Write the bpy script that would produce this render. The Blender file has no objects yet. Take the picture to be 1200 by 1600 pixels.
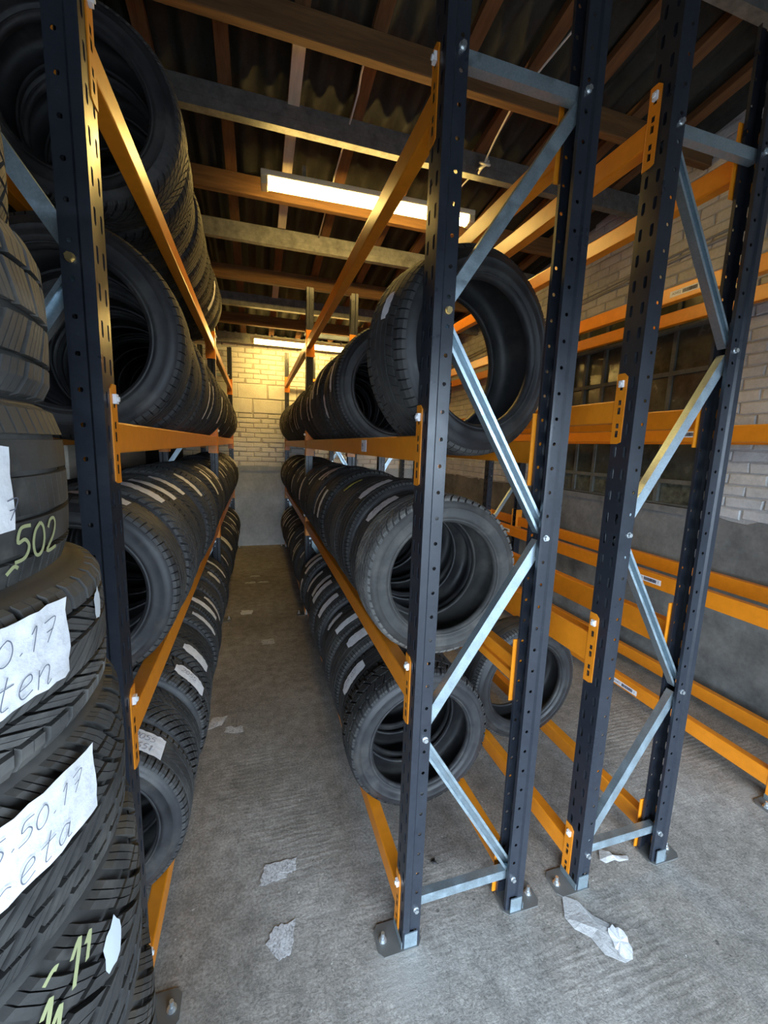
import bpy, bmesh, math, random
from math import sin, cos, pi, radians, sqrt, atan2
from mathutils import Vector, Matrix
random.seed(7)
SC = bpy.context.scene
COL = SC.collection

# ------------------------------------------------------------------ camera
YAW, PITCH, ROLL, FPX, CAM_H = 0.3009987, 0.15527446, -0.03424352, 652.95, 1.68
_f = Vector((sin(YAW)*cos(PITCH), cos(YAW)*cos(PITCH), -sin(PITCH)))
_r = Vector((cos(YAW), -sin(YAW), 0))
_d = _f.cross(_r)
cr, crl = cos(ROLL), sin(ROLL)
RIGHT, DOWN = cr*_r + crl*_d, -crl*_r + cr*_d
cam = bpy.data.cameras.new('camera')
cam.sensor_fit = 'HORIZONTAL'; cam.sensor_width = 36.0; cam.lens = 36.0*FPX/1200.0
cam.clip_start = 0.02
camo = bpy.data.objects.new('camera', cam); COL.objects.link(camo)
M = Matrix.Identity(4)
for i in range(3):
    M[i][0] = RIGHT[i]; M[i][1] = -DOWN[i]; M[i][2] = -_f[i]
M[2][3] = CAM_H
camo.matrix_world = M
SC.camera = camo

# ------------------------------------------------------------------ sky, daylight through the doorway, exposure
W = bpy.data.worlds.new('sky'); SC.world = W; W.use_nodes = True
bg = W.node_tree.nodes['Background']
bg.inputs['Color'].default_value = (0.66, 0.82, 1.0, 1); bg.inputs['Strength'].default_value = 20.0
DOOR_Y, DOOR_X0, DOOR_X1, DOOR_H = -1.75, -3.6, 2.9, 2.10  # doorway out of view, widened and lowered to shape the daylight
al = bpy.data.lights.new('doorway_portal', 'AREA'); al.shape = 'RECTANGLE'
al.size = DOOR_X1-DOOR_X0; al.size_y = DOOR_H; al.cycles.is_portal = True
alo = bpy.data.objects.new('doorway_portal', al); COL.objects.link(alo)
alo.location = ((DOOR_X0+DOOR_X1)/2, DOOR_Y, DOOR_H/2); alo.rotation_euler = (radians(90), 0, 0)
LAMP_STRENGTH = 72.0
SC.view_settings.view_transform = 'Standard'; SC.view_settings.look = 'None'
SC.view_settings.gamma = 1.0; SC.view_settings.use_curve_mapping = False
SC.view_settings.exposure = 0.0
SC.cycles.use_denoising = True
SC.cycles.max_bounces = 8; SC.cycles.diffuse_bounces = 5; SC.cycles.glossy_bounces = 4
SC.cycles.sample_clamp_indirect = 6.0

# ------------------------------------------------------------------ helpers
def mesh(name, verts, faces, smooth=False):
    me = bpy.data.meshes.new(name); me.from_pydata([tuple(v) for v in verts], [], faces); me.update()
    if smooth: me.polygons.foreach_set('use_smooth', [True]*len(me.polygons))
    return me
class MB:
    def __init__(s): s.v = []; s.f = []
    def add(s, vs, fs):
        o = len(s.v); s.v += [tuple(v) for v in vs]; s.f += [tuple(i+o for i in f) for f in fs]; return s
    def box(s, x0, x1, y0, y1, z0, z1):
        v = [(x0,y0,z0),(x1,y0,z0),(x1,y1,z0),(x0,y1,z0),(x0,y0,z1),(x1,y0,z1),(x1,y1,z1),(x0,y1,z1)]
        return s.add(v, [(0,3,2,1),(4,5,6,7),(0,1,5,4),(1,2,6,5),(2,3,7,6),(3,0,4,7)])
    def quad(s, a, b, c, d): return s.add([a,b,c,d], [(0,1,2,3)])
    def prism(s, pts, z0, z1):          # pts (x,y) CCW
        n = len(pts); v = [(x,y,z0) for x,y in pts]+[(x,y,z1) for x,y in pts]
        f = [tuple(range(n-1,-1,-1)), tuple(range(n,2*n))]+[(i,(i+1)%n,n+(i+1)%n,n+i) for i in range(n)]
        return s.add(v, f)
    def cyl(s, c, axis, r, h, n=12):    # from point c along axis
        a = Vector(axis).normalized(); t = a.orthogonal().normalized(); b = a.cross(t); c = Vector(c)
        v = [c+r*(cos(2*pi*i/n)*t+sin(2*pi*i/n)*b) for i in range(n)]; v += [p+a*h for p in v]
        return s.add(v, [tuple(range(n-1,-1,-1)), tuple(range(n,2*n))]+[(i,(i+1)%n,n+(i+1)%n,n+i) for i in range(n)])
    def sweep(s, prof, p0, p1, up):     # closed profile (a,b) swept p0->p1, a along side, b along up
        p0, p1 = Vector(p0), Vector(p1); t = (p1-p0).normalized(); u = Vector(up); u = (u-u.dot(t)*t).normalized(); w = t.cross(u)
        n = len(prof); v = [p+a*w+b*u for p in (p0,p1) for a,b in prof]
        return s.add(v, [tuple(range(n-1,-1,-1)), tuple(range(n,2*n))]+[(i,(i+1)%n,n+(i+1)%n,n+i) for i in range(n)])
    def tube(s, pts, r, n=6):
        pts = [Vector(p) for p in pts]; v = []; t0 = None
        for i, p in enumerate(pts):
            t = (pts[min(i+1,len(pts)-1)]-pts[max(i-1,0)]).normalized()
            x = t.orthogonal().normalized() if t0 is None else (t0-t0.dot(t)*t).normalized()
            t0 = x; y = t.cross(x)
            v += [p+r*(cos(2*pi*k/n)*x+sin(2*pi*k/n)*y) for k in range(n)]
        f = [(i*n+k, i*n+(k+1)%n, (i+1)*n+(k+1)%n, (i+1)*n+k) for i in range(len(pts)-1) for k in range(n)]
        f += [tuple(range(n-1,-1,-1)), tuple(range(len(v)-n, len(v)))]
        return s.add(v, f)
    def me(s, name, m=None, smooth=False):
        me = mesh(name, s.v, s.f, smooth)
        if m: me.materials.append(m)
        return me
def obj(name, me, parent=None, loc=None, rot=None, label=None, cat=None, group=None, kind=None):
    o = bpy.data.objects.new(name, me); COL.objects.link(o)
    if parent: o.parent = parent
    if loc is not None: o.location = loc
    if rot is not None: o.rotation_euler = rot
    if label: o['label'] = label
    if cat: o['category'] = cat
    if group: o['group'] = group
    if kind: o['kind'] = kind
    return o
def bev(o, w=0.003, seg=2):
    b = o.modifiers.new('bevel', 'BEVEL'); b.width = w; b.segments = seg; b.limit_method = 'ANGLE'; b.angle_limit = radians(40); return o
def solid(o, t, off=0):
    b = o.modifiers.new('thickness', 'SOLIDIFY'); b.thickness = t; b.offset = off; return o
def project(p):
    v = Vector(p)-Vector((0,0,CAM_H)); z = v.dot(_f)
    if z < 0.05: return None
    return 600+FPX*v.dot(RIGHT)/z, 800+FPX*v.dot(DOWN)/z, z

# ------------------------------------------------------------------ materials
def mat(name, col, rough=0.5, metal=0.0, spec=0.5):
    m = bpy.data.materials.new(name); m.use_nodes = True; b = m.node_tree.nodes['Principled BSDF']
    b.inputs['Base Color'].default_value = (*col, 1); b.inputs['Roughness'].default_value = rough
    b.inputs['Metallic'].default_value = metal; b.inputs['Specular IOR Level'].default_value = spec
    return m
def nd(m, typ, **kw):
    n = m.node_tree.nodes.new(typ)
    for k, v in kw.items():
        if k in n.inputs: n.inputs[k].default_value = v
        else: setattr(n, k, v)
    return n
def lk(m, a, b): m.node_tree.links.new(a, b)
def bsdf(m): return m.node_tree.nodes['Principled BSDF']
def coords(m, scale=(1,1,1), kind='Object'):
    tc = nd(m, 'ShaderNodeTexCoord'); mp = nd(m, 'ShaderNodeMapping'); mp.inputs['Scale'].default_value = scale
    lk(m, tc.outputs[kind], mp.inputs['Vector']); return mp.outputs['Vector']
def worldpos(m, scale=(1,1,1)):
    g = nd(m, 'ShaderNodeNewGeometry'); mp = nd(m, 'ShaderNodeMapping'); mp.inputs['Scale'].default_value = scale
    lk(m, g.outputs['Position'], mp.inputs['Vector']); return mp.outputs['Vector']
def noise(m, vec, scale, detail=4, rough=0.55):
    n = nd(m, 'ShaderNodeTexNoise'); n.inputs['Scale'].default_value = scale; n.inputs['Detail'].default_value = detail
    n.inputs['Roughness'].default_value = rough; lk(m, vec, n.inputs['Vector']); return n.outputs['Fac']
def ramp(m, fac, stops):
    r = nd(m, 'ShaderNodeValToRGB'); e = r.color_ramp.elements
    e[0].position, e[0].color = stops[0][0], (*stops[0][1], 1); e[1].position, e[1].color = stops[-1][0], (*stops[-1][1], 1)
    for p, c in stops[1:-1]:
        x = e.new(p); x.color = (*c, 1)
    lk(m, fac, r.inputs['Fac']); return r.outputs['Color']
def g3(v): return (v, v, v)
def mixc(m, fac, a, b, mode='MIX'):
    n = nd(m, 'ShaderNodeMix', data_type='RGBA', blend_type=mode)
    for s, v in ((n.inputs[0], fac), (n.inputs[6], a), (n.inputs[7], b)):
        if isinstance(v, (int, float)): s.default_value = v
        elif isinstance(v, tuple): s.default_value = (*v, 1)
        else: lk(m, v, s)
    return n.outputs[2]
def setbump(m, h, strength=0.3, dist=0.01):
    b = nd(m, 'ShaderNodeBump'); b.inputs['Strength'].default_value = strength; b.inputs['Distance'].default_value = dist
    lk(m, h, b.inputs['Height']); lk(m, b.outputs['Normal'], bsdf(m).inputs['Normal'])

POST = mat('dark_blue_powder_coat', (0.016, 0.022, 0.036), 0.33)
v = worldpos(POST); n = noise(POST, v, 60, 5, 0.7)
lk(POST, ramp(POST, n, [(0.3, (0.014,0.017,0.024)), (0.68, (0.021,0.025,0.034)), (0.78, (0.07,0.08,0.09))]), bsdf(POST).inputs['Base Color'])
lk(POST, ramp(POST, noise(POST, v, 9, 3), [(0.3, g3(0.26)), (0.7, g3(0.42))]), bsdf(POST).inputs['Roughness'])
ORANGE = mat('orange_powder_coat', (0.62, 0.215, 0.008), 0.36)
v = worldpos(ORANGE); n = noise(ORANGE, v, 25, 5, 0.6)
lk(ORANGE, ramp(ORANGE, n, [(0.25, (0.64,0.205,0.010)), (0.7, (0.76,0.248,0.013))]), bsdf(ORANGE).inputs['Base Color'])
ZINC = mat('galvanised_steel', (0.55, 0.63, 0.68), 0.36, 0.85)
v = worldpos(ZINC); vo = nd(ZINC, 'ShaderNodeTexVoronoi'); vo.inputs['Scale'].default_value = 260; lk(ZINC, v, vo.inputs['Vector'])
lk(ZINC, ramp(ZINC, vo.outputs['Color'], [(0.1, (0.38,0.48,0.54)), (0.9, (0.48,0.58,0.635))]), bsdf(ZINC).inputs['Base Color'])
lk(ZINC, ramp(ZINC, noise(ZINC, v, 30), [(0.3, g3(0.28)), (0.7, g3(0.5))]), bsdf(ZINC).inputs['Roughness'])
PURLIN = mat('dull_galvanised_purlin', (0.26, 0.27, 0.26), 0.55, 0.5)
v = worldpos(PURLIN); lk(PURLIN, ramp(PURLIN, noise(PURLIN, v, 14, 6, 0.7), [(0.3, (0.11,0.112,0.108)), (0.7, (0.25,0.255,0.245))]), bsdf(PURLIN).inputs['Base Color'])
BRASS = mat('yellow_passivated_bolt', (0.62, 0.47, 0.22), 0.32, 0.9)
BOLT = mat('bright_zinc_bolt', (0.7, 0.74, 0.76), 0.3, 0.9)
PINW = mat('white_plastic_pin', (0.75, 0.76, 0.78), 0.4)
PAPER = mat('white_paper', (0.74, 0.75, 0.79), 0.8, 0, 0.2)
v = coords(PAPER, (1,1,1)); n = noise(PAPER, v, 38, 5, 0.6)
lk(PAPER, ramp(PAPER, n, [(0.25, (0.60,0.605,0.63)), (0.6, (0.78,0.78,0.795))]), bsdf(PAPER).inputs['Base Color']); setbump(PAPER, n, 0.5, 0.006)
SCUFF = mat('scuffed_white_paper', (0.6, 0.6, 0.62), 0.85, 0, 0.2)
v = coords(SCUFF); n = noise(SCUFF, v, 130, 6, 0.75)
lk(SCUFF, ramp(SCUFF, n, [(0.38, (0.22,0.21,0.20)), (0.48, (0.46,0.46,0.47)), (0.6, (0.62,0.62,0.63))]), bsdf(SCUFF).inputs['Base Color']); setbump(SCUFF, n, 0.6, 0.004)
INK = mat('blue_black_ink', (0.035, 0.04, 0.07), 0.6)
PEN = mat('thin_pen_ink', (0.13, 0.14, 0.18), 0.7)
INKL = mat('faint_pencil_ink', (0.22, 0.22, 0.27), 0.7)
CHALK = mat('yellow_tyre_crayon', (0.33, 0.345, 0.17), 0.9)
YTAG = mat('yellow_paper', (0.62, 0.62, 0.10), 0.8)
STICK = mat('white_sticker', (0.80, 0.79, 0.82), 0.5)
SPRAY = mat('white_paint_dab', (0.62, 0.68, 0.74), 0.6)

def rubber(name, lo, hi, rough=(0.5, 0.72), dust=None, dscale=5.0):
    m = mat(name, lo, 0.6, 0, 0.42)
    v = coords(m); oi = nd(m, 'ShaderNodeObjectInfo')
    ad = nd(m, 'ShaderNodeVectorMath', operation='MULTIPLY_ADD'); lk(m, oi.outputs['Random'], ad.inputs[0])
    ad.inputs[1].default_value = (37, 91, 53); lk(m, v, ad.inputs[2]); v = ad.outputs['Vector']
    n1 = noise(m, v, 16, 6, 0.65)
    c = ramp(m, n1, [(0.32, lo), (0.7, hi)])
    n2 = noise(m, v, dscale, 5, 0.7)
    d = dust or (0.085, 0.080, 0.070)
    f = ramp(m, n2, [(0.5, g3(0)), (0.72, g3(0.75))])
    c = mixc(m, f, c, d)
    hv = nd(m, 'ShaderNodeHueSaturation'); lk(m, c, hv.inputs['Color'])
    mr = nd(m, 'ShaderNodeMapRange'); mr.inputs['To Min'].default_value = 0.65; mr.inputs['To Max'].default_value = 1.25
    lk(m, oi.outputs['Random'], mr.inputs['Value']); lk(m, mr.outputs['Result'], hv.inputs['Value'])
    lk(m, hv.outputs['Color'], bsdf(m).inputs['Base Color'])
    lk(m, ramp(m, n1, [(0.3, g3(rough[0])), (0.7, g3(rough[1]))]), bsdf(m).inputs['Roughness'])
    setbump(m, noise(m, v, 220, 3, 0.6), 0.12, 0.002)
    return m
RUB_WALL = rubber('black_rubber_sidewall', (0.016,0.016,0.018), (0.034,0.034,0.036), (0.42, 0.62))
RUB_TREAD = rubber('black_rubber_tread', (0.024,0.024,0.025), (0.050,0.049,0.047), (0.6, 0.8))
RUB_GREY = rubber('dusty_grey_rubber', (0.060,0.059,0.057), (0.125,0.120,0.112), (0.7, 0.9), (0.30,0.275,0.235), 4)
RUB_GREYW = rubber('dusty_grey_sidewall', (0.036,0.035,0.034), (0.070,0.068,0.064), (0.6, 0.8), (0.14,0.13,0.115), 6)
RUB_WORN = rubber('worn_grey_rubber_tread', (0.036,0.036,0.036), (0.082,0.079,0.074), (0.55, 0.8), (0.17,0.16,0.14), 7)
TYRE_DARK = mat('matt_inner_liner', (0.018,0.018,0.019), 0.6)

CONC = mat('rough_brushed_concrete', (0.2,0.19,0.17), 0.85, 0, 0.3)
v = worldpos(CONC); big = noise(CONC, v, 1.1, 6, 0.62); fine = noise(CONC, v, 105, 5, 0.8); mid = noise(CONC, v, 15, 7, 0.72)
c = ramp(CONC, big, [(0.30, (0.17,0.153,0.130)), (0.5, (0.255,0.235,0.210)), (0.68, (0.335,0.315,0.29))])
c = mixc(CONC, 0.85, c, ramp(CONC, fine, [(0.32, g3(0.20)), (0.68, g3(0.82))]), 'OVERLAY')
c = mixc(CONC, 0.65, c, ramp(CONC, mid, [(0.32, g3(0.26)), (0.68, g3(0.74))]), 'OVERLAY')
wt = nd(CONC, 'ShaderNodeTexWave', bands_direction='Y'); lk(CONC, worldpos(CONC, (0.35, 1, 1)), wt.inputs['Vector'])
wt.inputs['Scale'].default_value = 11.5; wt.inputs['Distortion'].default_value = 5.0; wt.inputs['Detail'].default_value = 4; wt.inputs['Detail Scale'].default_value = 2.4; wt.inputs['Detail Roughness'].default_value = 0.65
rk = ramp(CONC, noise(CONC, v, 0.9, 3), [(0.46, g3(0.0)), (0.66, g3(0.34))])
c = mixc(CONC, rk, c, ramp(CONC, wt.outputs['Fac'], [(0.2, g3(0.34)), (0.85, g3(0.66))]), 'OVERLAY')
spk = noise(CONC, v, 48, 2, 0.5); c = mixc(CONC, ramp(CONC, spk, [(0.735, g3(0)), (0.76, g3(0.85))]), c, (0.58,0.57,0.54))
dk = noise(CONC, v, 33, 2, 0.5); c = mixc(CONC, ramp(CONC, dk, [(0.73, g3(0)), (0.76, g3(0.7))]), c, (0.04,0.038,0.035))
# pale drilling dust left around the bolted feet
for fx, fy, fr in ((0.43, 1.02, 0.16), (0.95, 1.12, 0.12), (1.15, 1.10, 0.12), (1.66, 1.12, 0.11), (2.40, 1.20, 0.16), (-0.27, 1.06, 0.15)):
    ds = nd(CONC, 'ShaderNodeVectorMath', operation='DISTANCE'); lk(CONC, v, ds.inputs[0]); ds.inputs[1].default_value = (fx, fy, 0)
    ad_ = nd(CONC, 'ShaderNodeMath', operation='MULTIPLY_ADD'); lk(CONC, mid, ad_.inputs[0]); ad_.inputs[1].default_value = 0.22; lk(CONC, ds.outputs['Value'], ad_.inputs[2])
    c = mixc(CONC, ramp(CONC, ad_.outputs[0], [(fr, g3(0.6)), (fr+0.07, g3(0))]), c, (0.36,0.345,0.32))
lk(CONC, c, bsdf(CONC).inputs['Base Color'])
h1 = nd(CONC, 'ShaderNodeMath', operation='MULTIPLY'); lk(CONC, wt.outputs['Fac'], h1.inputs[0]); lk(CONC, rk, h1.inputs[1])
h2 = nd(CONC, 'ShaderNodeMath', operation='MULTIPLY_ADD'); lk(CONC, fine, h2.inputs[0]); h2.inputs[1].default_value = 1.1; lk(CONC, h1.outputs[0], h2.inputs[2])
h3 = nd(CONC, 'ShaderNodeMath', operation='MULTIPLY_ADD'); lk(CONC, mid, h3.inputs[0]); h3.inputs[1].default_value = 0.3; lk(CONC, h2.outputs[0], h3.inputs[2])
setbump(CONC, h3.outputs[0], 0.6, 0.006)
def plaster(name, a, b, bump=0.3, sc=1.0):
    m = mat(name, a, 0.85, 0, 0.25); v = worldpos(m)
    n = noise(m, v, 2.2*sc, 7, 0.68); n2 = noise(m, v, 26*sc, 5, 0.65)
    c = ramp(m, n, [(0.3, a), (0.7, b)]); c = mixc(m, 0.4, c, ramp(m, n2, [(0.3, g3(0.35)), (0.7, g3(0.65))]), 'OVERLAY')
    lk(m, c, bsdf(m).inputs['Base Color']); setbump(m, n2, bump, 0.008); return m
RENDER = plaster('grey_cement_render', (0.06,0.062,0.06), (0.22,0.222,0.215))
DADO = plaster('grey_blue_painted_render', (0.36,0.40,0.43), (0.60,0.64,0.67), 0.2)
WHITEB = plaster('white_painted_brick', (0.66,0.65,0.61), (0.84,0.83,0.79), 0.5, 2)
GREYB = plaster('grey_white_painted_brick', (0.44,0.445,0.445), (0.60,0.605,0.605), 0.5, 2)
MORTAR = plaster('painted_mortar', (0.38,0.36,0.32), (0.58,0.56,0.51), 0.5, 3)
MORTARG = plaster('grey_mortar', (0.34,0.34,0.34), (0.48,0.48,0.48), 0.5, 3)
DARKW = plaster('dark_side_wall', (0.06,0.06,0.058), (0.11,0.11,0.105))
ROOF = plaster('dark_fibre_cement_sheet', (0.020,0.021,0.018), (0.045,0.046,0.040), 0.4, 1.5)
def wood(name, a, b, ax):
    m = mat(name, a, 0.75, 0, 0.3); s = [3,3,3]; s[ax] = 0.25
    v = worldpos(m, tuple(k*8 for k in s)); n = noise(m, v, 1.4, 6, 0.65)
    lk(m, ramp(m, n, [(0.3, a), (0.7, b)]), bsdf(m).inputs['Base Color']); setbump(m, n, 0.25, 0.004); return m
TIMB = wood('brown_timber_beam', (0.10,0.050,0.020), (0.20,0.106,0.042), 0)
RAFT = wood('brown_timber_rafter', (0.095,0.046,0.020), (0.185,0.094,0.040), 1)
BOARD = wood('white_painted_board', (0.50,0.45,0.36), (0.68,0.62,0.50), 1)
LAMPM = bpy.data.materials.new('lit_diffuser'); LAMPM.use_nodes = True
b = bsdf(LAMPM); b.inputs['Base Color'].default_value = (0.9,0.85,0.7,1); b.inputs['Emission Color'].default_value = (1.0,0.66,0.18,1); b.inputs['Emission Strength'].default_value = LAMP_STRENGTH
LBODY = mat('cream_plastic_housing', (0.62,0.58,0.46), 0.45)
LCAP = mat('clear_yellowed_end_cap', (0.66,0.58,0.36), 0.3)
CABLE = mat('white_cable_sheath', (0.62,0.60,0.54), 0.5)
PIPE = mat('grey_pipe', (0.3,0.29,0.26), 0.6)
WFRAME = plaster('grey_steel_window_frame', (0.07,0.07,0.06), (0.13,0.13,0.115), 0.3, 3)
PANE = mat('dirty_dark_glass', (0.035,0.036,0.026), 0.12, 0, 0.6)
v = worldpos(PANE); n = noise(PANE, v, 6, 6, 0.7)
lk(PANE, ramp(PANE, n, [(0.3, (0.022,0.024,0.018)), (0.75, (0.085,0.085,0.064))]), bsdf(PANE).inputs['Base Color'])
lk(PANE, ramp(PANE, n, [(0.3, g3(0.10)), (0.7, g3(0.30))]), bsdf(PANE).inputs['Roughness'])
wvn = nd(PANE, 'ShaderNodeTexNoise'); wvn.inputs['Scale'].default_value = 26; lk(PANE, v, wvn.inputs['Vector']); setbump(PANE, wvn.outputs['Fac'], 0.10, 0.01)
PANE2 = mat('mottled_glass', (0.06,0.07,0.05), 0.4)  # mottled colour gives the bottom panes their vegetation look
v = worldpos(PANE2); lk(PANE2, ramp(PANE2, noise(PANE2, v, 16, 7, 0.75), [(0.35, (0.02,0.024,0.016)), (0.7, (0.15,0.155,0.12))]), bsdf(PANE2).inputs['Base Color'])

# ------------------------------------------------------------------ the setting
XL, XR, YF, YB = -1.05, 3.0, DOOR_Y, 7.05
XL2 = -3.9        # unseen front bay, widened past the aisle part to let in more daylight
KS = 0.12
def roofz(y, c=3.924): return c-KS*y
fl = obj('floor', MB().box(XL2-0.2, XR+0.2, DOOR_Y-0.2, YB+0.2, -0.15, 0).me('floor', CONC), kind='structure')
fl['label'] = 'rough brushed grey concrete floor'
OUTGND = plaster('dark_ground', (0.06,0.06,0.06), (0.12,0.12,0.12))
obj('ground', MB().box(-40, 40, -60, DOOR_Y-0.2, -0.2, -0.01).me('ground', OUTGND), kind='structure', label='unseen ground outside, added to dim light from below')  # unseen ground, added to darken what shines up through the doorway
# walls (slabs the bricks are set into)
wf = obj('wall_far', MB().box(XL-0.2, XR+0.2, YB, YB+0.2, 0, 3.7).me('wall_far', MORTAR), kind='structure', label='far wall, white painted brick over a grey painted base')
wl = obj('wall_left', MB().box(XL-0.2, XL, 1.0, YB, 0, 4.4).box(XL2-0.2, XL, 0.8, 1.0, 0, 4.4).box(XL2-0.2, XL2, YF-0.2, 0.8, 0, 4.4).me('wall_left', DARKW), kind='structure')
fw = MB().box(XL2-0.2, DOOR_X0, YF-0.2, YF, 0, 4.4).box(DOOR_X1, XR+0.2, YF-0.2, YF, 0, 4.4).box(DOOR_X0, DOOR_X1, YF-0.2, YF, DOOR_H, 4.4)
obj('wall_front', fw.me('wall_front', DARKW), kind='structure')
WY0, WY1, WZ0, WZ1 = 2.08, 3.62, 1.31, 2.90
wr = MB().box(XR+0.10, XR+0.2, YF, YB, 0, 4.4)  # back layer also closes the window opening, added to keep sky light out
wr.box(XR, XR+0.10, YF, WY0, 0, 4.4).box(XR, XR+0.10, WY1, YB, 0, 4.4).box(XR, XR+0.10, WY0, WY1, 0, WZ0).box(XR, XR+0.10, WY0, WY1, WZ1, 4.4)
wr = obj('wall_right', wr.me('wall_right', MORTARG), kind='structure', label='right wall, pale painted brick over grey cement render')
# dado renders
rr = random.Random(3)
pts = [(YF, 0.0), (YB, 0.0)]; y = YB
while y > YF+0.1:
    zt = 1.27+rr.uniform(-0.018, 0.022)-(0.0 if y < 3.0 else 0.0); pts.append((y, zt)); y -= rr.uniform(0.05, 0.14)
pts.append((YF, 1.28))
mb = MB(); n_ = len(pts); vs_ = [(XR-0.014, a, b_) for a, b_ in pts]+[(XR+0.002, a, b_) for a, b_ in pts]
mb.add(vs_, [tuple(range(n_-1,-1,-1)), tuple(range(n_, 2*n_))]+[(i,(i+1)%n_,n_+(i+1)%n_,n_+i) for i in range(n_)])
obj('render_coat', mb.me('render_coat', RENDER), wr)
obj('render_coat', MB().box(XL, XR, YB-0.02, YB+0.01, 0, 1.225).me('render_coat_far', DADO), wf)
obj('render_coat', MB().box(XL, XR, YB-0.028, YB+0.01, 1.225, 1.30).me('render_ledge_far', DADO), wf)

def brick_mesh(name, L, H, m, seed):
    r = random.Random(seed); j = lambda s=0.006: r.uniform(-s, s)
    a, b, d = L/2, H/2, 0.010
    front = [(-a+j(), -d+j(0.002), -b+j()), (a+j(), -d+j(0.002), -b+j()), (a+j(), -d+j(0.002), b+j()), (-a+j(), -d+j(0.002), b+j())]
    e = 0.006
    fr = [(x*(1-e/a), y, z*(1-e/b)) for x, y, z in front]
    mid_ = [(x, -d*0.45, z) for x, y, z in front]; back = [(x, 0.012, z) for x, y, z in front]
    f = [(0,1,2,3)]+[(4+i, 4+(i+1)%4, (i+1)%4, i) for i in range(4)]+[(8+i, 8+(i+1)%4, 4+(i+1)%4, 4+i) for i in range(4)]
    me = mesh(name, fr+mid_+back, f); me.materials.append(m); return me
BR_W = [brick_mesh('brick_white', 0.214, 0.064, WHITEB, i) for i in range(5)]
BL_W = [brick_mesh('block_white', 0.438, 0.212, WHITEB, 20+i) for i in range(3)]
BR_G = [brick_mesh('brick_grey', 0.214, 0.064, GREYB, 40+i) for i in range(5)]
def lay(wall, spots, single, stuffname):
    """spots: (mesh, matrix); the ones showing largest singly, the rest joined"""
    sc = []
    for me, mtx in spots:
        q = project(mtx.translation); vis = q and -30 < q[0] < 1230 and -30 < q[1] < 1630
        sc.append(((0 if vis else 1, q[2] if q else 99), me, mtx))
    sc.sort(key=lambda s: s[0])
    for _, me, mtx in sc[:single]:
        o = obj('brick', me, wall); o.matrix_local = mtx
    vv, ff, mm = [], [], None
    for _, me, mtx in sc[single:]:
        o_ = len(vv); vv += [mtx @ v.co for v in me.vertices]; ff += [tuple(i+o_ for i in p.vertices) for p in me.polygons]; mm = me.materials[0]
    if vv:
        me = mesh(stuffname, vv, ff); me.materials.append(mm); obj('brickwork', me, wall, kind='stuff')
rr = random.Random(5); spots = []
def fspot(x, z, lst): spots.append((rr.choice(lst), Matrix.Translation((x+rr.uniform(-.012,.012), YB, z+rr.uniform(-.003,.003))) @ Matrix.Rotation(rr.uniform(-.012,.012), 4, 'Y') @ Matrix.Diagonal((rr.uniform(0.93,1.0), 1, rr.uniform(0.94,1.05), 1))))
z = 1.30; row = 0
while z < 3.15:
    if abs(z-2.125) < 0.01 or abs(z-2.35) < 0.01:
        x = XL+0.12+(0.22 if row % 2 else 0)
        while x < XR: fspot(x, z+0.1125, BL_W); x += 0.45
        z += 0.225
    else:
        x = XL+0.02+(0.1125 if row % 2 else 0)
        while x < XR: fspot(x+rr.uniform(-0.006,0.006), z+0.0375, BR_W); x += 0.225
        z += 0.075
    row += 1
fs = [s for s in spots if -0.55 < s[1].translation.x < 1.15]; rest = [s for s in spots if not (-0.55 < s[1].translation.x < 1.15)]
lay(wf, fs+rest, min(290, len(fs)), 'far_brickwork')
spots = []; row = 0; z = 1.285
RZ = Matrix.Rotation(-pi/2, 4, 'Z')     # brick front (-y) turned to -x
while z < 4.0:
    zz = z+0.0375
    segs = [(0.3, WY0-0.004), (WY1+0.004, YB)] if WZ0-0.03 < zz < WZ1+0.03 else [(0.3, YB)]
    for s0, s1 in segs:
        y = 0.3-(0.1125 if row % 2 else 0)
        while y < s1:
            ya, yb = max(y, s0), min(y+0.214, s1)
            if yb-ya > 0.03 and zz < roofz(y)+0.2:
                spots.append((rr.choice(BR_G), Matrix.Translation((XR, (ya+yb)/2, zz)) @ RZ @ Matrix.Diagonal(((yb-ya)/0.214, 1, 1, 1))))
            y += 0.225
    z += 0.075; row += 1
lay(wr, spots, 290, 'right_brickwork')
# window in the right wall
win = obj('window_1', None, loc=(XR, (WY0+WY1)/2, WZ0), kind='structure', label='steel framed window of dark dirty panes behind the racks')
ycols = [WY0, 2.53, 2.86, 3.20, 3.43, WY1]; zrows = [WZ0, 1.49, 1.95, 2.30, 2.62, WZ1]
fm = MB(); oy, oz = (WY0+WY1)/2, WZ0
for yy in ycols: fm.box(0.030, 0.075, yy-oy-0.016, yy-oy+0.016, 0, WZ1-WZ0)
for zz in zrows: fm.box(0.026, 0.078, WY0-oy, WY1-oy, zz-oz-0.016, zz-oz+0.016)
obj('window_frame', fm.me('window_frame', WFRAME), win)
for i in range(len(ycols)-1):
    for j in range(len(zrows)-1):
        t = rr.uniform(-0.012, 0.012)
        y0_, y1_, z0_, z1_ = ycols[i]-oy+.014, ycols[i+1]-oy-.014, zrows[j]-oz+.014, zrows[j+1]-oz-.014
        mb = MB(); x_ = 0.05
        mb.add([(x_+t,y0_,z0_),(x_-t,y1_,z0_),(x_-t,y1_,z1_),(x_+t,y0_,z1_),(x_+.006+t,y0_,z0_),(x_+.006-t,y1_,z0_),(x_+.006-t,y1_,z1_),(x_+.006+t,y0_,z1_)],
               [(0,3,2,1),(4,5,6,7),(0,1,5,4),(1,2,6,5),(2,3,7,6),(3,0,4,7)])
        obj('pane', mb.me('pane', PANE2 if j == 0 else PANE), win)
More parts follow.
